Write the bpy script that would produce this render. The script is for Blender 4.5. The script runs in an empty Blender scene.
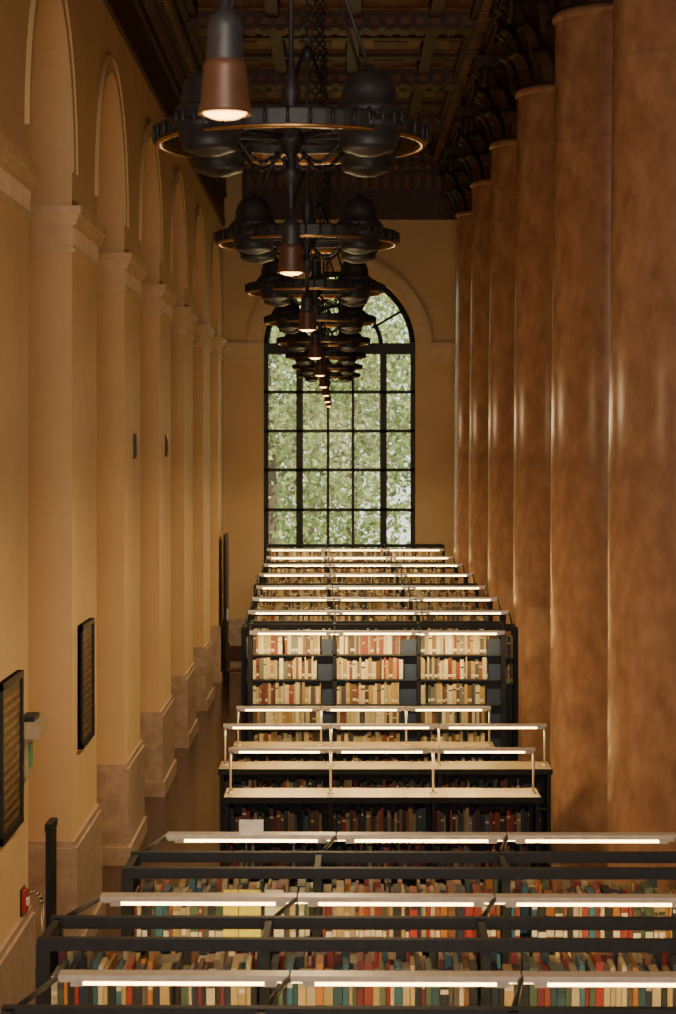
import bpy, math, random
from mathutils import Vector
random.seed(7)
CZ=4.75; F=2100.0
scene=bpy.context.scene
# ---------------------------------------------------------------- materials
def mat(name,c1,c2=None,scale=4,rough=.6,metal=0,bump=0,stretch=(1,1,1),emit=None,estr=0,detail=6,spec=.5,lo=.35,hi=.65):
    m=bpy.data.materials.new(name); m.use_nodes=True
    n=m.node_tree.nodes; l=m.node_tree.links; b=n['Principled BSDF']
    b.inputs['Base Color'].default_value=(*c1,1); b.inputs['Roughness'].default_value=rough
    b.inputs['Metallic'].default_value=metal; b.inputs['Specular IOR Level'].default_value=spec
    if c2 is None: c2=tuple(x*.8 for x in c1)
    tc=n.new('ShaderNodeTexCoord'); mp=n.new('ShaderNodeMapping'); mp.inputs['Scale'].default_value=stretch
    nz=n.new('ShaderNodeTexNoise'); nz.inputs['Scale'].default_value=scale; nz.inputs['Detail'].default_value=detail
    cr=n.new('ShaderNodeValToRGB'); cr.color_ramp.elements[0].color=(*c1,1); cr.color_ramp.elements[1].color=(*c2,1)
    cr.color_ramp.elements[0].position=lo; cr.color_ramp.elements[1].position=hi
    l.new(tc.outputs['Object'],mp.inputs[0]); l.new(mp.outputs[0],nz.inputs['Vector']); l.new(nz.outputs['Fac'],cr.inputs[0]); l.new(cr.outputs[0],b.inputs['Base Color'])
    if bump:
        bp=n.new('ShaderNodeBump'); bp.inputs['Strength'].default_value=bump; bp.inputs['Distance'].default_value=.02
        l.new(nz.outputs['Fac'],bp.inputs['Height']); l.new(bp.outputs[0],b.inputs['Normal'])
    if emit:
        b.inputs['Emission Color'].default_value=(*emit,1); b.inputs['Emission Strength'].default_value=estr
    return m
M={}
M['wall']=mat('plaster_ochre',(.72,.51,.27),(.66,.46,.24),1.2,.7,bump=.04)
M['trim']=mat('stone_trim',(.76,.58,.35),(.68,.50,.29),6,.7,bump=.06)
M['plinth']=mat('marble_plinth',(.52,.38,.28),(.38,.27,.19),7,.35,bump=.05)
M['column']=mat('marble_column',(.52,.29,.165),(.33,.17,.095),6.5,.27,bump=.05,detail=14,stretch=(1,1,.6),lo=.3,hi=.7)
M['colring']=mat('column_joint',(.34,.19,.11),None,8,.5)
M['bronze']=mat('dark_gilt_capital',(.04,.022,.014),(.08,.042,.022),14,.55,.3,bump=.3)
M['ceil']=mat('ceiling_painted_wood',(.22,.09,.04),(.14,.06,.028),10,.55,bump=.2)
M['beam']=mat('ceiling_beam_wood',(.085,.036,.02),(.055,.024,.014),12,.5,bump=.2)
M['gilt']=mat('ceiling_gilding',(.34,.16,.056),(.19,.085,.033),30,.45,.2,bump=.4)
M['floor']=mat('polished_floor',(.06,.021,.010),(.035,.013,.007),3,.2,spec=.4)
M['black']=mat('black_painted_steel',(.009,.010,.012),(.014,.014,.017),20,.5,spec=.3)
M['shelf']=mat('shelf_steel',(.02,.021,.024),None,20,.5)
M['blue']=mat('blue_bookend',(.02,.035,.08),None,9,.5)
M['silver']=mat('aluminium_housing',(.72,.64,.55),(.6,.53,.45),25,.3,.4)
M['tube']=mat('fluorescent_tube',(1,.8,.5),None,3,.4,emit=(1,.6,.19),estr=18)
M['top']=mat('laminate_top',(.50,.38,.22),(.43,.33,.19),9,.2)
M['iron']=mat('wrought_iron',(.018,.021,.028),(.032,.032,.037),18,.5,.4,bump=.1)
M['ring_glow']=mat('ring_glow_metal',(.5,.29,.11),(.34,.19,.07),20,.3,.9)  # warm metal colour stands in for lamp glow reflected on the iron ring
M['amber']=mat('bronze_shade',(.085,.035,.018),(.055,.024,.013),10,.45,.2)
M['glow']=mat('lamp_glow',(1,.7,.35),None,3,.4,emit=(1,.5,.12),estr=10)
M['frame']=mat('window_bronze',(.02,.018,.016),None,20,.45,.3)
M['plaque']=mat('bronze_plaque',(.06,.03,.018),(.10,.05,.025),40,.4,.5,bump=.5)
M['beige']=mat('beige_plastic',(.45,.36,.24),None,20,.5)
M['red']=mat('red_alarm',(.45,.02,.015),None,20,.4)
M['green']=mat('green_indicator',(.02,.25,.08),None,20,.4,emit=(.05,.5,.12),estr=.05)
M['chrome']=mat('chrome_tube',(.7,.7,.7),None,20,.15,1)
M['paper']=mat('paper',(.85,.8,.65),None,20,.8)
M['letters']=mat('raised_letters',(.28,.17,.07),None,20,.4,.5)
M['trunk']=mat('tree_bark',(.10,.07,.045),(.16,.12,.08),12,.9,bump=.6)
M['grass']=mat('lawn',(.2,.26,.1),(.3,.34,.16),6,.9)
m=bpy.data.materials.new('book_spines'); m.use_nodes=True; n=m.node_tree.nodes; l=m.node_tree.links; b=n['Principled BSDF']
at=n.new('ShaderNodeAttribute'); at.attribute_name='bcol'
nz=n.new('ShaderNodeTexNoise'); nz.inputs['Scale'].default_value=60; mx=n.new('ShaderNodeMixRGB'); mx.blend_type='MULTIPLY'; mx.inputs[0].default_value=.35
l.new(at.outputs['Color'],mx.inputs[1]); l.new(nz.outputs['Fac'],mx.inputs[2]); l.new(mx.outputs[0],b.inputs['Base Color']); b.inputs['Roughness'].default_value=.5
M['book']=m
m=bpy.data.materials.new('foliage'); m.use_nodes=True; n=m.node_tree.nodes; l=m.node_tree.links
out=n['Material Output']; b=n['Principled BSDF']; at=n.new('ShaderNodeAttribute'); at.attribute_name='bcol'
tr=n.new('ShaderNodeBsdfTranslucent'); ms=n.new('ShaderNodeMixShader'); ms.inputs[0].default_value=.5
l.new(at.outputs['Color'],b.inputs['Base Color']); l.new(at.outputs['Color'],tr.inputs[0]); b.inputs['Roughness'].default_value=.5
l.new(b.outputs[0],ms.inputs[1]); l.new(tr.outputs[0],ms.inputs[2]); l.new(ms.outputs[0],out.inputs[0]); M['leaf']=m
m=bpy.data.materials.new('window_glass'); m.use_nodes=True; n=m.node_tree.nodes; l=m.node_tree.links
out=n['Material Output']; n.remove(n['Principled BSDF']); t=n.new('ShaderNodeBsdfTransparent'); g=n.new('ShaderNodeBsdfGlossy'); g.inputs['Roughness'].default_value=.25
t.inputs[0].default_value=(.95,.96,.9,1)
ms=n.new('ShaderNodeMixShader'); ms.inputs[0].default_value=.04
l.new(t.outputs[0],ms.inputs[1]); l.new(g.outputs[0],ms.inputs[2]); l.new(ms.outputs[0],out.inputs[0]); M['glass']=m

# ---------------------------------------------------------------- mesh builder
class MB:
    def __init__(s): s.v=[];s.f=[];s.m=[];s.c=[];s.sm=[];s.keys=[]
    def mi(s,k):
        if k not in s.keys: s.keys.append(k)
        return s.keys.index(k)
    def face(s,idx,k,sm=False,col=None):
        s.f.append(idx); s.m.append(s.mi(k)); s.sm.append(sm); s.c.append(col or (1,1,1))
    def box(s,x0,x1,y0,y1,z0,z1,k,col=None):
        o=len(s.v); s.v+= [(x0,y0,z0),(x1,y0,z0),(x1,y1,z0),(x0,y1,z0),(x0,y0,z1),(x1,y0,z1),(x1,y1,z1),(x0,y1,z1)]
        for q in ((0,3,2,1),(4,5,6,7),(0,1,5,4),(1,2,6,5),(2,3,7,6),(3,0,4,7)): s.face([o+i for i in q],k,False,col)
    def poly(s,pts,k,sm=False,col=None):
        o=len(s.v); s.v+=[tuple(p) for p in pts]; s.face(list(range(o,o+len(pts))),k,sm,col)
    def lathe(s,prof,c,k,seg=24,sm=True):
        o=len(s.v); n=len(prof)
        for i in range(seg):
            a=2*math.pi*i/seg
            for r,z in prof: s.v.append((c[0]+r*math.cos(a),c[1]+r*math.sin(a),c[2]+z))
        for i in range(seg):
            j=(i+1)%seg
            for t in range(n-1): s.face([o+i*n+t,o+j*n+t,o+j*n+t+1,o+i*n+t+1],k,sm)
    def tube(s,p0,p1,r,k,seg=8,r1=None):
        p0=Vector(p0);p1=Vector(p1);d=(p1-p0).normalized(); r1=r if r1 is None else r1
        u=d.orthogonal().normalized(); w=d.cross(u); o=len(s.v)
        for i in range(seg):
            a=2*math.pi*i/seg; e=u*math.cos(a)+w*math.sin(a)
            s.v.append(tuple(p0+e*r)); s.v.append(tuple(p1+e*r1))
        for i in range(seg):
            j=(i+1)%seg; s.face([o+2*i,o+2*j,o+2*j+1,o+2*i+1],k,True)
        s.face([o+2*i for i in range(seg)][::-1],k); s.face([o+2*i+1 for i in range(seg)],k)
    def path(s,pts,r,k,seg=8):
        for a,b in zip(pts[:-1],pts[1:]): s.tube(a,b,r,k,seg)
    def torus(s,c,R,r,k,axis='z',seg=32,sg=8):
        o=len(s.v)
        for i in range(seg):
            a=2*math.pi*i/seg
            for j in range(sg):
                t=2*math.pi*j/sg; rr=R+r*math.cos(t); x=rr*math.cos(a); y=rr*math.sin(a); z=r*math.sin(t)
                p={'z':(x,y,z),'y':(x,z,y),'x':(z,x,y)}[axis]
                s.v.append((c[0]+p[0],c[1]+p[1],c[2]+p[2]))
        for i in range(seg):
            for j in range(sg):
                s.face([o+i*sg+j,o+((i+1)%seg)*sg+j,o+((i+1)%seg)*sg+(j+1)%sg,o+i*sg+(j+1)%sg],k,True)
    def mesh(s,name):
        me=bpy.data.meshes.new(name); me.from_pydata(s.v,[],s.f)
        for k in s.keys: me.materials.append(M[k])
        me.polygons.foreach_set('material_index',s.m); me.polygons.foreach_set('use_smooth',s.sm)
        if 'book' in s.keys or 'leaf' in s.keys:
            ca=me.attributes.new('bcol','FLOAT_COLOR','FACE')
            fl=[]
            for c in s.c: fl+=[c[0],c[1],c[2],1]
            ca.data.foreach_set('color',fl)
        me.update(); return me
    def build(s,name,parent=None,loc=(0,0,0),fix=True):
        me=s.mesh(name)
        if fix:
            import bmesh
            bm=bmesh.new(); bm.from_mesh(me); bmesh.ops.recalc_face_normals(bm,faces=bm.faces); bm.to_mesh(me); bm.free()
        o=bpy.data.objects.new(name,me); o.location=loc; scene.collection.objects.link(o)
        if parent: o.parent=parent
        return o
def empty(name,loc=(0,0,0)):
    e=bpy.data.objects.new(name,None); e.location=loc; e.empty_display_size=.2; scene.collection.objects.link(e); return e

# ---------------------------------------------------------------- room shell
XL=-2.45; XB=-3.1; YF=44.0; YR=-3.0; XR=6.0; ZC=CZ+6.25
b=MB(); b.box(XB-.3,XR+.3,YR-.3,YF+.4,-.2,0,'floor'); b.build('floor')
piers=[(-3.0,-2.0),(.7,2.6),(5.3,7.2),(9.95,11.85),(14.6,16.5),(19.2,21.15),(23.85,25.75),(28.5,30.45),(33.1,35.0),(37.7,39.6),(42.25,44.0)]
b=MB(); av=MB()
SPR=CZ+2.5
def arch_pts(y0,y1,spr,rise,n=20):
    c=(y0+y1)/2; h=(y1-y0)/2
    return [(c-h*math.cos(math.pi*i/n),spr+rise*math.sin(math.pi*i/n)) for i in range(n+1)]
for (a,c) in piers: b.box(XB,XL,a,c,0,ZC,'wall')
for i in range(len(piers)-1):
    y0=piers[i][1]; y1=piers[i+1][0]; pts=arch_pts(y0,y1,SPR,1.48,24)
    for (ya,za),(yb,zb) in zip(pts[:-1],pts[1:]):
        b.poly([(XL,ya,za),(XL,yb,zb),(XL,yb,ZC),(XL,ya,ZC)],'wall')
        b.poly([(XL,ya,za),(XL,yb,zb),(XB,yb,zb),(XB,ya,za)],'wall',True)
    for (off0,off1,pr) in ((.0,.14,.02),(.14,.19,.04)):
        for j in range(24):
            t0=math.pi*j/24;t1=math.pi*(j+1)/24;cy=(y0+y1)/2;h=(y1-y0)/2
            def P(t,o): return (cy-(h+o)*math.cos(t),SPR+(1.48+o)*math.sin(t))
            A=P(t0,off0);B=P(t1,off0);C=P(t1,off1);D=P(t0,off1)
            av.poly([(XL+pr,*A),(XL+pr,*B),(XL+pr,*C),(XL+pr,*D)],'wall')
            av.poly([(XL,*D),(XL,*C),(XL+pr,*C),(XL+pr,*D)],'wall')
            av.poly([(XL,*A),(XL,*B),(XL+pr,*B),(XL+pr,*A)],'wall')
b.box(XB-.3,XB,YR,YF,0,ZC,'wall')
b.build('wall_left',fix=False); av.build('trim_6',fix=False)
b=MB()
for (a,c) in piers:
    for (z0,z1,p) in ((1.77,1.81,.035),(1.81,2.02,.01),(2.02,2.06,.045),(2.06,2.11,.065),(2.11,2.19,.09)):
        b.box(XB-.0,XL+p,a-p,min(c+p,43.99),CZ+z0,CZ+z1,'trim')
    n=int((c-a)/.09)
    for i in range(n):
        y=a+.045+i*.09; b.box(XL+.01,XL+.026,y-.014,y+.014,CZ+1.84,CZ+1.995,'trim')
    for i in range(7):
        x=XB+.05+i*.09; b.box(x-.014,x+.014,a-.026,a-.01,CZ+1.84,CZ+1.995,'trim')
b.build('trim_1')
b=MB()
for (a,c) in piers:
    b.box(XB,XL+.05,a-.05,min(c+.05,43.99),0,1.08,'plinth'); b.box(XB,XL+.03,a-.03,min(c+.03,43.99),1.08,1.14,'plinth')
    b.box(XB,XL+.08,a-.08,min(c+.08,43.99),0,.2,'plinth')
b.build('baseboard_left')
STEPS=((4.6,4.75,.05),(4.75,5.2,.03),(5.2,5.3,.08),(5.3,5.75,.06),(5.75,5.85,.14),(5.85,6.0,.24),(6.0,6.25,.34))
b=MB()
for (z0,z1,p) in STEPS: b.box(XL,XL+p,YR,YF,CZ+z0,CZ+z1,'beam')
y=YR+.1
while y<YF-.2:
    b.box(XL,XL+.2,y,y+.09,CZ+5.77,CZ+5.86,'gilt'); b.box(XL,XL+.075,y+.02,y+.13,CZ+5.38,CZ+5.66,'ceil'); y+=.22
b.build('trim_2')
WX0,WX1=-1.6,1.58; WC=(WX0+WX1)/2; WR=(WX1-WX0)/2; WS=CZ+2.08; WB=CZ-2.6
b=MB()
b.box(XB-.3,WX0,YF,YF+.4,0,ZC,'wall'); b.box(WX1,XR+.3,YF,YF+.4,0,ZC,'wall'); b.box(WX0,WX1,YF,YF+.4,0,WB,'wall')
N=32
for j in range(N):
    t0=math.pi*j/N;t1=math.pi*(j+1)/N
    A=(WC-WR*math.cos(t0),WS+WR*math.sin(t0));B=(WC-WR*math.cos(t1),WS+WR*math.sin(t1))
    for y in (YF,YF+.4): b.poly([(A[0],y,A[1]),(B[0],y,B[1]),(B[0],y,ZC),(A[0],y,ZC)],'wall')
    b.poly([(A[0],YF,A[1]),(B[0],YF,B[1]),(B[0],YF+.4,B[1]),(A[0],YF+.4,A[1])],'trim',True)
b.build('wall_far',fix=False)
b=MB()
for (o0,o1,pr) in ((0.04,.26,.05),(.26,.34,.09)):
    for j in range(N):
        t0=math.pi*j/N;t1=math.pi*(j+1)/N
        def P(t,o): return (WC-(WR+o)*math.cos(t),WS+(WR+o)*math.sin(t))
        A=P(t0,o0);B=P(t1,o0);C=P(t1,o1);D=P(t0,o1);y=YF-pr
        b.poly([(p[0],y,p[1]) for p in (A,B,C,D)],'trim')
        b.poly([(D[0],y,D[1]),(C[0],y,C[1]),(C[0],YF,C[1]),(D[0],YF,D[1])],'trim')
        b.poly([(A[0],y,A[1]),(B[0],y,B[1]),(B[0],YF,B[1]),(A[0],YF,A[1])],'trim')
b.build('trim_7',fix=False)
b=MB()
for (xa,xb) in ((XL,WX0),(WX1,3.5)):
    for (z0,z1,p) in ((1.76,1.84,.05),(1.84,2.0,.02),(2.0,2.06,.09),(2.06,2.16,.14)): b.box(xa,xb,YF-p,YF,CZ+z0,CZ+z1,'trim')
b.build('trim_3')
b=MB()
for (z0,z1,p) in STEPS: b.box(XL+.4,3.6,YF-p,YF,CZ+(4.74 if z0==4.6 else z0),CZ+z1,'beam')
x=XL+.5
while x<3.4: b.box(x,x+.11,YF-.075,YF,CZ+5.38,CZ+5.66,'ceil'); b.box(x,x+.09,YF-.2,YF,CZ+5.77,CZ+5.86,'gilt'); x+=.22
b.build('trim_4')
b=MB(); b.box(XL,WX0-.02,YF-.05,YF,0,1.14,'plinth'); b.box(WX1,4.5,YF-.05,YF,0,1.14,'plinth'); b.box(WX0-.02,WX1,YF-.05,YF,0,1.14,'plinth'); b.build('baseboard_far')
b=MB(); b.box(XR,XR+.3,YR,YF,0,ZC,'wall'); b.build('wall_right')
b=MB(); b.box(XB-.3,XR+.3,YR-.3,YR,0,CZ-2.3,'wall'); b.box(XB-.3,XR+.3,YR-.3,YR,CZ+5,ZC,'wall'); b.box(XB-.3,-1.9,YR-.3,YR,CZ-2.3,CZ+5,'wall'); b.box(2,XR+.3,YR-.3,YR,CZ-2.3,CZ+5,'wall'); b.build('wall_rear')
b=MB(); b.box(XB-.3,XR+.3,YR-.3,YF+.4,ZC,ZC+.3,'ceil')
xs=[-2.1,-.95,.2,1.35,2.3]
yb=YF-.3
while yb>YR:
    main = int(round((YF-.3-yb)/1.53))%3==0
    hw=.24 if main else .11; dz=.34 if main else .16
    b.box(XL+.3,XR,yb-hw,yb+hw,ZC-dz,ZC,'beam')
    b.box(XL+.3,XR,yb-hw-.04,yb+hw+.04,ZC-.1,ZC-.04,'gilt')
    if main:
        x=-2.0
        while x<2.3: b.box(x,x+.12,yb-hw+.05,yb+hw-.05,ZC-dz-.03,ZC-dz,'ceil'); b.box(x,x+.12,yb-hw-.02,yb-hw,ZC-dz+.05,ZC-dz+.15,'ceil'); x+=.22
    y0=yb-1.53+.28; y1=yb-.28
    for i in range(4):
        xa,xb=xs[i]+.12,xs[i+1]-.12
        for (e,z,k) in ((0,.07,'gilt'),(.08,.05,'beam'),(.2,.09,'ceil'),(.3,.06,'gilt')):
            if xb-xa-2*e>.05 and y1-y0-2*e>.05: b.box(xa+e,xb-e,y0+e,y1-e,ZC-z-e*.1,ZC,k)
    yb-=1.53
for x in xs: b.box(x-.09,x+.09,YR,YF-.3,ZC-.2,ZC,'beam')
b.build('ceiling')

# ---------------------------------------------------------------- window
b=MB()
def X(px): return (px-340)/F*YF
def Z(py): return CZ+(446-py)/F*YF
y0,y1=YF+.08,YF+.18
b.box(WX0,WX0+.1,y0,y1,WB,WS,'frame'); b.box(WX1-.1,WX1,y0,y1,WB,WS,'frame')
for px,w in ((299.5,.07),(383.5,.07),(328,.028),(353,.028)): b.box(X(px)-w,X(px)+w,y0,y1,WB,WS,'frame')
b.box(WX0,WX1,y0-.05,y1,Z(354),Z(343),'frame')
for py in (392,431,470,510,550): b.box(WX0,WX1,y0,y1,Z(py)-.033,Z(py)+.033,'frame')
b.box(WX0,WX1,y0,y1+.05,WB,WB+.1,'frame')
for R,w in ((WR-.05,.07),(WR*.55,.05)):
    pr=[(WC-R*math.cos(math.pi*j/24),(y0+y1)/2,WS+R*math.sin(math.pi*j/24)) for j in range(25)]
    for p,q in zip(pr[:-1],pr[1:]): b.tube(p,q,w,'frame',6)
for a in (30,60,90,120,150):
    t=math.radians(a); r0=0 if a in(60,120,90) else WR*.5
    b.tube((WC+r0*math.cos(t),y0+.05,WS+r0*math.sin(t)),(WC+(WR-.03)*math.cos(t),y0+.05,WS+(WR-.03)*math.sin(t)),.028,'frame',6)
w=b.build('window_1')
b=MB(); b.poly([(WX0,y0+.05,WB),(WX1,y0+.05,WB),(WX1,y0+.05,WS)]+[(WC+WR*math.cos(math.pi*j/24),y0+.05,WS+WR*math.sin(math.pi*j/24)) for j in range(1,24)]+[(WX0,y0+.05,WS)],'glass')
g=b.build('glass',parent=w,fix=False)

# ---------------------------------------------------------------- columns
cb=MB()
H0=CZ+4.5
prof=[(.66,.42),(.65,.5),(.645,2.0),(.64,4.0),(.625,6.0),(.60,8.0),(.595,H0-.1)]
cb.lathe(prof,(0,0,0),'column',56)
for z in (3.1,4.72,6.3,7.9): 
    r=.65-.055*max(0,(z-2)/7.2)
    cb.lathe([(r-.004,z-.004),(r+.001,z-.003),(r+.001,z+.003),(r-.004,z+.004)],(0,0,0),'colring',48)
cb.box(-.8,.8,-.8,.8,0,.18,'column')
cb.lathe([(.7,.18),(.79,.2),(.8,.26),(.78,.31),(.7,.33),(.69,.36),(.73,.38),(.73,.42),(.66,.44)],(0,0,0),'column',48)
cb.lathe([(.595,H0-.1),(.62,H0-.08),(.63,H0-.05),(.62,H0-.02),(.59,H0)],(0,0,0),'column',48)
cb.lathe([(.58,H0),(.6,H0+.5),(.7,H0+.85),(.8,H0+1.0)],(0,0,0),'bronze',32)
for tier,(zb,hh,n,ph) in enumerate(((H0+.02,.38,12,0),(H0+.3,.42,12,.26),(H0+.62,.4,12,0))):
    for i in range(n):
        a=2*math.pi*i/n+ph; c,s_=math.cos(a),math.sin(a)
        pr=[(.6,0,.12),(.64,hh*.5,.13),(.72,hh*.85,.12),(.82,hh,.09),(.86,hh*.88,.05),(.84,hh*.76,.02)]
        pr=[(r+tier*.03,z,w_) for r,z,w_ in pr]
        L=[(c*r-s_*w_,s_*r+c*w_,zb+z) for r,z,w_ in pr]; R_=[(c*r+s_*w_,s_*r-c*w_,zb+z) for r,z,w_ in pr]; C_=[(c*(r+.04),s_*(r+.04),zb+z) for r,z,w_ in pr]
        for t in range(5):
            cb.poly([L[t],C_[t],C_[t+1],L[t+1]],'bronze',True); cb.poly([C_[t],R_[t],R_[t+1],C_[t+1]],'bronze',True)
for sx in(-1,1):
    for sy in(-1,1):
        for r,R in((.05,.13),(.05,.05)): cb.torus((sx*.74,sy*.74,H0+.88),R,r,'bronze','x',16,8)
cb.box(-.85,.85,-.85,.85,H0+1.0,H0+1.06,'bronze'); cb.box(-.9,.9,-.9,.9,H0+1.06,H0+1.14,'bronze')
cm=cb.mesh('column')
CX=2.19+.65
for D in (-1.2,3.4,8.0,12.6,17.2,21.9,26.6,31.2,35.8,40.5):
    o=bpy.data.objects.new('marble_column',cm); o.location=(CX,D,0); scene.collection.objects.link(o)
b=MB(); z0=H0+1.14
b.box(CX-.75,CX+.75,YR,YF,z0,ZC,'beam')
for (za,zb_,p) in ((.1,.16,.05),(.3,.38,.12),(.38,.6,.25)): b.box(CX-.75-p,CX+.75+p,YR,YF,z0+za,min(z0+zb_,ZC),'beam')
y=YR+.1
while y<YF-.1: b.box(CX-.92,CX-.7,y,y+.1,z0+.26,z0+.33,'gilt'); y+=.22
b.build('trim_5')

# ---------------------------------------------------------------- books
PAL_N=[(.34,.03,.02),(.03,.08,.10),(.40,.26,.10),(.02,.025,.05),(.24,.09,.03),(.02,.02,.02),(.5,.38,.22),(.08,.12,.07),(.48,.17,.03),(.16,.02,.03),(.10,.08,.06),(.5,.36,.15),(.04,.13,.18),(.30,.05,.03),(.55,.45,.28),(.02,.02,.02)]
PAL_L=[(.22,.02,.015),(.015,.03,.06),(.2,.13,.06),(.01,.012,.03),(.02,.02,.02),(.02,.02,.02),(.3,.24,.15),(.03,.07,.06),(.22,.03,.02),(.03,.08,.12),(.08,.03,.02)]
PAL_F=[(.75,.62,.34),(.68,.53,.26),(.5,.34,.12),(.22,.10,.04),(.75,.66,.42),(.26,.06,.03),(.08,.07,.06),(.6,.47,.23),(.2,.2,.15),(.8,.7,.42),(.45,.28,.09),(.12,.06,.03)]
def fill(bk,xa,xb,y0,z,pal,frac=1.0,face=-1,hmax=.28,hmin=.19,wmax=.042):
    x=xa; end=xa+(xb-xa)*frac
    while x<end-.012:
        w=random.uniform(.014,wmax); h=random.uniform(hmin,hmax); d=random.uniform(.15,.2); s=random.uniform(0,.02)
        c=random.choice(pal); k=random.uniform(.75,1.2); c=tuple(min(1,q*k) for q in c)
        x1=min(x+w,end)
        if face<0: bk.box(x,x1-.0025,y0+s,y0+d,z,z+h,'book',c)
        else: bk.box(x,x1-.0025,y0-d,y0-s,z,z+h,'book',c)
        if face<0 and w>.018:
            if random.random()<.5:
                zz=z+.02+random.uniform(0,.015); bk.box(x+.002,x1-.003,y0+s-.001,y0+s+.004,zz,zz+.03,'book',(.75,.68,.52))
            if random.random()<.4:
                zz=z+h*random.uniform(.55,.8); cc=random.choice([(.6,.45,.2),(.7,.6,.45),(.03,.03,.03)]); bk.box(x+.002,x1-.003,y0+s-.001,y0+s+.004,zz,zz+.018,'book',cc)
        x=x1
        if random.random()<.03: x+=random.uniform(.02,.06)
def light_bar(fr,xa,xb,y,z,n,sec):
    for i in range(n):
        x0=xa+i*sec; x1=x0+sec
        fr.box(x0+.004,x1-.004,y-.045,y+.045,z,z+.024,'silver')
        fr.box(x0+.004,x1-.004,y+.038,y+.045,z-.025,z,'silver')
        fr.tube((x0+.1,y-.018,z-.011),(x1-.1,y-.018,z-.011),.01,'tube',8)
        fr.box(x0+.05,x0+.1,y-.03,y+.03,z-.024,z,'silver'); fr.box(x1-.1,x1-.05,y-.03,y+.03,z-.024,z,'silver')
def bar_lamp(e,xc,y,z,w,en,tilt):
    a=bpy.data.lights.new('shelf_lamp','AREA'); a.shape='RECTANGLE'; a.size=w; a.size_y=.03; a.energy=en; a.color=(1,.74,.31)
    o=bpy.data.objects.new('lamp',a); o.parent=e; o.location=(xc-e.location.x,y-e.location.y,z); o.rotation_euler=(math.radians(tilt),0,0); scene.collection.objects.link(o)
def tall(x0,n,sec,yf,bar_y,pal,relt=-2.04,relb=-2.1,shelves=6,frac=1.0,bar_front=False,bx0=None,first=.36,sp=.30,depth=.42,back=True,extra=None,wmax=.042,en=14,yaw=0):
    e=empty('library_bookshelf',(x0+n*sec/2,yf+depth/2,0)); L=e.location.copy()
    fr=MB(); bk=MB(); zt=CZ+relt; x1=x0+n*sec; yb=yf+depth; ym=(yf+yb)/2
    for i in range(n+1):
        x=x0+i*sec
        for y in (yf+.03,yb-.03): fr.box(x-.02,x+.02,y-.03,y+.03,0,zt,'black')
        fr.box(x-.015,x+.015,yf,yb,zt-.05,zt,'black'); fr.box(x-.015,x+.015,yf+.03,yb-.03,.0,zt-.32,'black')
    fr.box(x0-.03,x1+.03,yf-.012,yf+.035,zt-.045,zt+.005,'black'); fr.box(x0-.03,x1+.03,yb-.035,yb+.012,zt-.045,zt+.005,'black')
    fr.box(x0-.035,x0-.02,yf,yb,0,zt-.02,'black'); fr.box(x1+.02,x1+.035,yf,yb,0,zt-.02,'black')
    fr.box(x0,x1,yf+.02,yb-.02,0,.12,'black'); fr.box(x0,x1,ym-.006,ym+.006,.12,zt-.36,'shelf')
    for j in range(shelves):
        z=zt-first-j*sp
        if z<.12: break
        fr.box(x0,x1,yf+.0,yb-.0,z-.02,z,'shelf')
        for i in range(n):
            xa=x0+i*sec+.025; xb=x0+(i+1)*sec-.025
            f=frac if frac>=1 else frac+random.uniform(-.04,.04)
            fill(bk,xa,xb,yf+.012,z,pal,f,hmax=min(.28,sp-.03),wmax=wmax)
            if f<1: fr.box(xa+(xb-xa)*f+.01,xb,yf+.02,yf+.03,z,z+.17,'blue')
            if back and j<2: fill(bk,xa,xb,yb-.012,z,pal,1,1)
    if extra:
        for (xa,xb,c) in extra: z=zt-first; bk.box(xa,xb,yf-.01,yf+.008,z,z+.26,'book',c)
    bx=x0 if bx0 is None else bx0; zb=CZ+relb
    light_bar(fr,bx,bx+n*sec,bar_y,zb,n,sec)
    for i in range(n+1):
        x=x0+i*sec; xx=bx+i*sec
        ya=yf if bar_front else yb
        fr.tube((x,ya,zt-.02),(xx,bar_y,zb+.008),.012,'black',6)
    for m_,nm in ((fr,'frame'),(bk,'books')):
        o=m_.build(nm,parent=e,fix=False); o.location=(-L[0],-L[1],0)
    bar_lamp(e,bx+n*sec/2,bar_y+.01,zb-.026,n*sec-.1,en,20)
    e.rotation_euler[2]=yaw
    return e
S=.912
tall(-1.2,4,S,7.2,8.26,PAL_N,bx0=-1.12,shelves=3,yaw=-.012,en=17)
tall(-1.22,4,S,8.66,9.7,PAL_N,bx0=-1.12,shelves=3,yaw=-.012,en=17)
tall(-1.02,3,S,10.12,11.25,PAL_N,bx0=-.94,shelves=3,en=11,yaw=-.008,extra=[(-.56,-.49,(.85,.7,.05)),(-.485,-.38,(.8,.72,.08)),(-.36,-.27,(.75,.7,.55))])
tall(-1.02,3,.96,24.0,23.62,PAL_F,bar_front=True,shelves=8,frac=.82,first=.34,sp=.285,en=36,wmax=.05)
for (ybar,xa,xb) in ((25.5,-1.12,2.05),(27.7,-1.16,2.08),(30.0,-1.2,2.08),(32.9,-1.28,2.08),(35.6,-1.3,2.08),(38.0,-1.33,2.05)):
    tall(xa,3,(xb-xa)/3,ybar-.95,ybar,PAL_F,relt=-2.12,relb=-2.02,shelves=2,back=False)
tall(-1.45,3,1.17,41.9,41.5,PAL_F,relt=-1.98,relb=-2.05,bar_front=True,shelves=3,sp=.3,first=.33)

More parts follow.
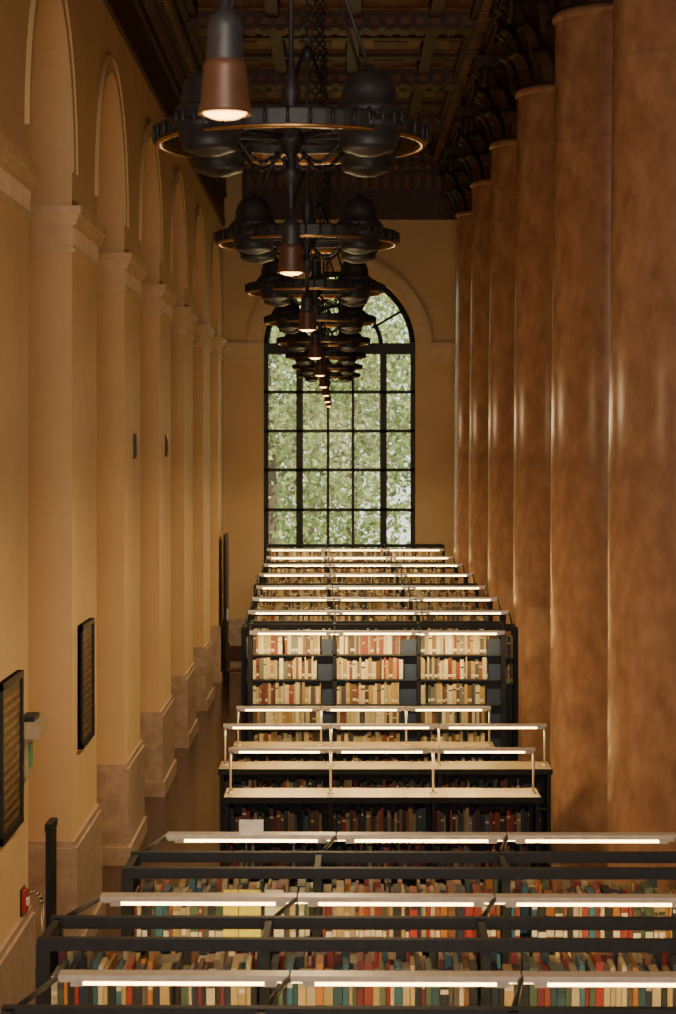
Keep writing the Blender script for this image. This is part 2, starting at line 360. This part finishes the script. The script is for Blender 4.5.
def low(x0,n,sec,yf,pal):
    e=empty('low_bookshelf',(x0+n*sec/2,yf+.25,0)); L=e.location
    fr=MB(); bk=MB(); zt=CZ-3.17; x1=x0+n*sec; yb=yf+.5
    fr.box(x0-.03,x1+.03,yf-.02,yb+.02,zt-.035,zt,'top'); fr.box(x0-.035,x1+.035,yf-.03,yf-.02,zt-.05,zt+.004,'black')
    for i in range(n+1):
        x=x0+i*sec; fr.box(x-.02,x+.02,yf,yb,0,zt-.035,'black')
        xx=min(max(x,x0+.02),x1-.02)
        fr.tube((xx,yf+.22,zt),(xx,yf+.22,CZ-2.78),.011,'silver',8); fr.lathe([(0,0),(.03,0),(.03,.012),(.011,.016)],(xx,yf+.22,zt),'silver',12)
    fr.box(x0,x1,yb-.26,yb-.24,0,zt-.05,'black'); fr.box(x0,x1,yf+.02,yb-.02,0,.12,'black')
    for j in range(4):
        z=zt-.38-j*.33
        if z<.1: break
        fr.box(x0,x1,yf,yb,z-.02,z,'shelf')
        for i in range(n): fill(bk,x0+i*sec+.025,x0+(i+1)*sec-.025,yf+.02,z,pal,.95)
    light_bar(fr,x0,x1,yf+.22,CZ-2.78,n,sec)
    for m_,nm in ((fr,'frame'),(bk,'books')):
        o=m_.build(nm,parent=e,fix=False); o.location=(-L[0],-L[1],0)
    bar_lamp(e,x0+n*sec/2,yf+.23,CZ-2.78-.026,n*sec-.1,10,0)
low(-1.02,3,.935,18.95,PAL_L)
low(-1.16,3,1.07,20.6,PAL_L)
low(-1.1,3,.9,22.0,PAL_F)

# ---------------------------------------------------------------- chandeliers
c=MB(); R0=CZ+1.39
def ringband(r0,r1,z0,z1,k='iron'): c.lathe([(r0,z0),(r1,z0),(r1,z1),(r0,z1),(r0,z0)],(0,0,0),k,48,False)
ringband(.585,.61,-.03,.03); ringband(.576,.585,-.03,.03,'ring_glow'); c.torus((0,0,.033),.594,.013,'iron',seg=48,sg=6); c.torus((0,0,-.035),.592,.012,'ring_glow',seg=48,sg=6)  # inner band and lower rim carry the glow colour, the rest is iron
ringband(.40,.42,-.02,.02)
for i in range(40):
    a=2*math.pi*i/40; c.tube((.615*math.cos(a),.615*math.sin(a),-.028),(.615*math.cos(a),.615*math.sin(a),.035),.008,'iron',5)
for i in range(8):
    a=math.pi*i/4; c.tube((.05*math.cos(a),.05*math.sin(a),0),(.59*math.cos(a),.59*math.sin(a),0),.012,'iron',6)
for sx in(-1,1):
    for sy in(-1,1):
        p=(sx*.345,sy*.345,0)
        c.lathe([(0,.265),(.02,.26),(.022,.24),(.05,.235),(.08,.22),(.105,.19),(.12,.14),(.125,.09),(.14,.08),(.15,.065),(.15,.05),(.13,.04),(.14,.02),(.155,.01),(.16,-.015),(.14,-.03),(.13,-.06),(.118,-.075),(.122,-.09),(.11,-.11),(.09,-.115),(.05,-.13),(.0,-.135)],p,'iron',28)
        for i in range(16):
            a=math.pi*i/8; c.tube((p[0]+.152*math.cos(a),p[1]+.152*math.sin(a),-.02),(p[0]+.152*math.cos(a),p[1]+.152*math.sin(a),.06),.008,'iron',5)
        c.tube((p[0],p[1],.25),(sx*.03,sy*.03,1.25),.008,'iron',6)
        pts=[(sx*(.03+.2*t),sy*(.03+.2*t),-.04-.09*math.sin(math.pi*t)) for t in [k/8 for k in range(9)]]
        c.path(pts,.009,'iron',6)
c.lathe([(0,1.3),(.03,1.29),(.045,1.24),(.03,1.2),(.012,1.18),(.012,.3),(.03,.26),(.045,.2),(.03,.12),(.02,.08),(.04,.05),(.06,0),(.06,-.03),(.035,-.06),(.018,-.1),(.035,-.14),(.04,-.17),(.025,-.2),(.012,-.24),(.012,-.36),(.02,-.365),(.026,-.375),(.038,-.385),(.042,-.41),(.043,-.485)],(0,0,0),'iron',20)
for i in range(6):
    a=math.pi*i/3; c.torus((.055*math.cos(a),.055*math.sin(a),-.12),.024,.006,'iron','x' if i%3 else 'y',12,5)
c.lathe([(.043,-.485),(.05,-.49),(.051,-.505),(.053,-.53),(.056,-.565),(.06,-.595),(.063,-.612),(.059,-.612),(.05,-.58)],(0,0,0),'amber',24)
c.lathe([(0,-.624),(.03,-.62),(.048,-.612),(.057,-.6)],(0,0,0),'glow',20)
z=1.29; k=0
while z<ZC-R0-.05:
    c.torus((0,0,z+.045),.03,.007,'iron','x' if k%2 else 'y',10,5); z+=.052; k+=1
c.lathe([(0,-.12),(.04,-.1),(.09,-.04),(.12,0)],(0,0,ZC-R0),'iron',16)
chm=c.mesh('chandelier')
CH=[4.93,9.45,14.1,18.6,23.2,27.8,32.4,37.0,41.3]
for i,D in enumerate(CH):
    o=bpy.data.objects.new('chandelier',chm); o.location=(-.27 if i==0 else -.22,D,R0); scene.collection.objects.link(o)
    near=D<12
    ld=bpy.data.lights.new('chandelier_light','POINT'); ld.energy=14 if near else 34; ld.color=(1,.70,.35); ld.shadow_soft_size=.25
    lo=bpy.data.objects.new('lamp',ld); lo.location=(0,0,-.95); lo.parent=o; scene.collection.objects.link(lo)
    ld=bpy.data.lights.new('chandelier_spot','SPOT'); ld.energy=130 if near else 330; ld.color=(1,.71,.36); ld.shadow_soft_size=.25; ld.spot_size=math.radians(165); ld.spot_blend=1
    lo=bpy.data.objects.new('downlight',ld); lo.location=(0,0,-.95); lo.parent=o; scene.collection.objects.link(lo)

# ---------------------------------------------------------------- wall fittings
def plaque(y0,y1,r0,r1):
    b=MB(); z0=CZ+r0; z1=CZ+r1
    b.box(XL,XL+.03,y0,y1,z0,z1,'plaque')
    for (a,c_,d,e_) in ((y0,y1,z1-.05,z1),(y0,y1,z0,z0+.05),(y0,y0+.05,z0,z1),(y1-.05,y1,z0,z1)): b.box(XL,XL+.05,a,c_,d,e_,'black')
    z=z1-.13
    while z>z0+.1:
        y=y0+.1+random.uniform(0,.08)
        while y<y1-.15:
            w=random.uniform(.04,.14); w=min(w,y1-.1-y); b.box(XL+.03,XL+.035,y,y+w,z-.03,z,'letters'); y+=w+.03
        z-=.07
    b.build('wall_plaque')
plaque(14.95,15.95,-2.85,-1.7); plaque(19.6,20.55,-2.83,-1.68)
b=MB(); b.box(XL,XL+.14,16.1,16.45,CZ-2.25,CZ-2.12,'beige'); b.box(XL,XL+.1,16.13,16.42,CZ-2.12,CZ-2.08,'black'); b.box(XL,XL+.05,16.15,16.4,CZ-2.55,CZ-2.25,'beige'); b.box(XL+.05,XL+.06,16.2,16.35,CZ-2.48,CZ-2.3,'green'); b.build('emergency_light')
b=MB(); q=1.14-(CZ-3.52); b.box(XL,XL+.04,16.1,16.25,CZ-3.5+q,CZ-3.33+q,'red'); b.box(XL+.04,XL+.055,16.13,16.22,CZ-3.44+q,CZ-3.39+q,'paper'); b.box(XL,XL+.012,16.08,16.27,CZ-3.52+q,CZ-3.31+q,'black'); b.build('fire_alarm_pull')
b=MB(); b.box(-2.42,-2.34,17.1,17.5,0,.06,'black'); b.box(-2.405,-2.355,17.15,17.45,.06,1.6,'black'); b.box(-2.41,-2.35,17.13,17.47,1.6,1.66,'black'); b.build('security_gate_pedestal')
b=MB()
pts=[(-2.38,16.75,0),(-2.38,16.75,1.1)]+[(-2.38-.07+.07*math.cos(t),16.75,1.1+.1*math.sin(t)) for t in [k*math.pi/8 for k in range(1,9)]]+[(-2.52,16.75,0)]
b.path(pts,.014,'chrome',8); b.build('chrome_hoop_rail')
for (y,r) in ((24.9,0),(29.4,0)):
    b=MB(); b.box(XL,XL+.03,y,y+.2,CZ-.15,CZ+.15,'plaque'); b.box(XL+.03,XL+.035,y+.03,y+.17,CZ-.1,CZ+.1,'black'); b.build('wall_speaker')
b=MB(); b.box(XL+.09,XL+.13,42.45,43.55,0,2.95,'black'); b.box(XL+.13,XL+.15,42.55,43.45,.15,2.8,'plaque'); b.box(XL+.15,XL+.19,42.62,42.66,1.2,1.45,'chrome'); b.build('door_1')
b=MB()
for x in(-.2,.2):
    for y in(-.2,.2): b.tube((x,y,0),(x*.95,y*.95,.45 if y<0 else .95),.018,'black',6)
b.box(-.22,.22,-.22,.22,.43,.47,'plaque'); b.box(-.2,.2,.17,.2,.6,.9,'plaque'); b.build('wooden_chair',loc=(-1.95,40.3,0))
b=MB(); zz=CZ-2.1+.0245
b.box(-.54,-.41,11.24,11.246,zz,zz+.075,'paper'); b.box(-.53,-.42,11.23,11.26,zz,zz+.006,'silver'); b.build('notice_card')

# ---------------------------------------------------------------- outside
b=MB(); b.box(-30,30,YF+.5,90,-.3,-.1,'grass'); b.build('lawn_ground')
def tree(x,y,h,rad,n,seed):
    rd=random.Random(seed); b=MB()
    b.tube((x,y,-.1),(x+.2,y,h*.35),.18,'trunk',10,.13); b.tube((x+.2,y,h*.35),(x,y,h*.8),.1,'trunk',8,.03)
    tips=[]
    for i in range(34):
        a=rd.uniform(0,6.28); z0=h*rd.uniform(.12,.7); r=rad*rd.uniform(.4,1)
        t=(x+r*math.cos(a),y+r*.6*math.sin(a),z0+rd.uniform(.0,1.6)); b.tube((x+.1,y,z0),t,.014,'trunk',6,.004); tips.append(t)
    for i in range(n):
        t=rd.choice(tips); s=rad*.18
        p=Vector((t[0]+rd.gauss(0,s*1.2),t[1]+rd.gauss(0,s),t[2]+rd.gauss(0,s)))
        u=Vector((rd.gauss(0,1),rd.gauss(0,1),rd.gauss(0,1))).normalized(); w=u.orthogonal().normalized(); L_=rd.uniform(.06,.13)
        k=rd.uniform(.35,1.35); col=rd.choice([(.38,.50,.16),(.53,.62,.26),(.22,.33,.10),(.66,.66,.34)]); col=tuple(min(1,q*k) for q in col)
        b.poly([p-u*L_,p-w*L_*.6,p+u*L_,p+w*L_*.6],'leaf',False,col)
    b.build('tree',fix=False)
tree(-1.8,50,11,2.6,5000,1); tree(1.9,51.5,12,2.8,5000,2); tree(.2,56,13,3.6,7500,3); tree(-4.5,58,12,3,5000,4); tree(5,59,12,3,5000,5); tree(-1,62,13,4,7500,6)
# ---------------------------------------------------------------- lights
w=bpy.data.worlds.new('World'); scene.world=w; w.use_nodes=True
w.node_tree.nodes['Background'].inputs[0].default_value=(.97,1,.9,1); w.node_tree.nodes['Background'].inputs[1].default_value=2.0
sd=bpy.data.lights.new('sun','SUN'); sd.energy=5; sd.color=(1,.93,.75); sd.angle=.02
so=bpy.data.objects.new('sun',sd); so.rotation_euler=Vector((-1,.35,-1)).to_track_quat('-Z','Y').to_euler(); so.location=(20,30,30); scene.collection.objects.link(so)
def area(name,loc,target,sx,sy,e,col):
    a=bpy.data.lights.new(name,'AREA'); a.shape='RECTANGLE'; a.size=sx; a.size_y=sy; a.energy=e; a.color=col
    o=bpy.data.objects.new(name,a); o.location=loc; o.rotation_euler=(Vector(target)-Vector(loc)).to_track_quat('-Z','Y').to_euler(); scene.collection.objects.link(o)
area('rear_window_daylight',(0,YR-.1,CZ+1.5),(0,20,CZ-3),3.6,6.5,900,(1,.82,.66))
# ---------------------------------------------------------------- camera
cd=bpy.data.cameras.new('camera'); cd.sensor_fit='VERTICAL'; cd.sensor_height=36; cd.sensor_width=24; cd.lens=F/1014*36
cd.shift_y=-61/1014; cd.shift_x=-2/1014; cd.clip_end=300
cd.dof.use_dof=True; cd.dof.focus_distance=19; cd.dof.aperture_fstop=8
co=bpy.data.objects.new('camera',cd); co.location=(0,0,CZ); co.rotation_euler=(math.pi/2,0,0); scene.collection.objects.link(co); scene.camera=co
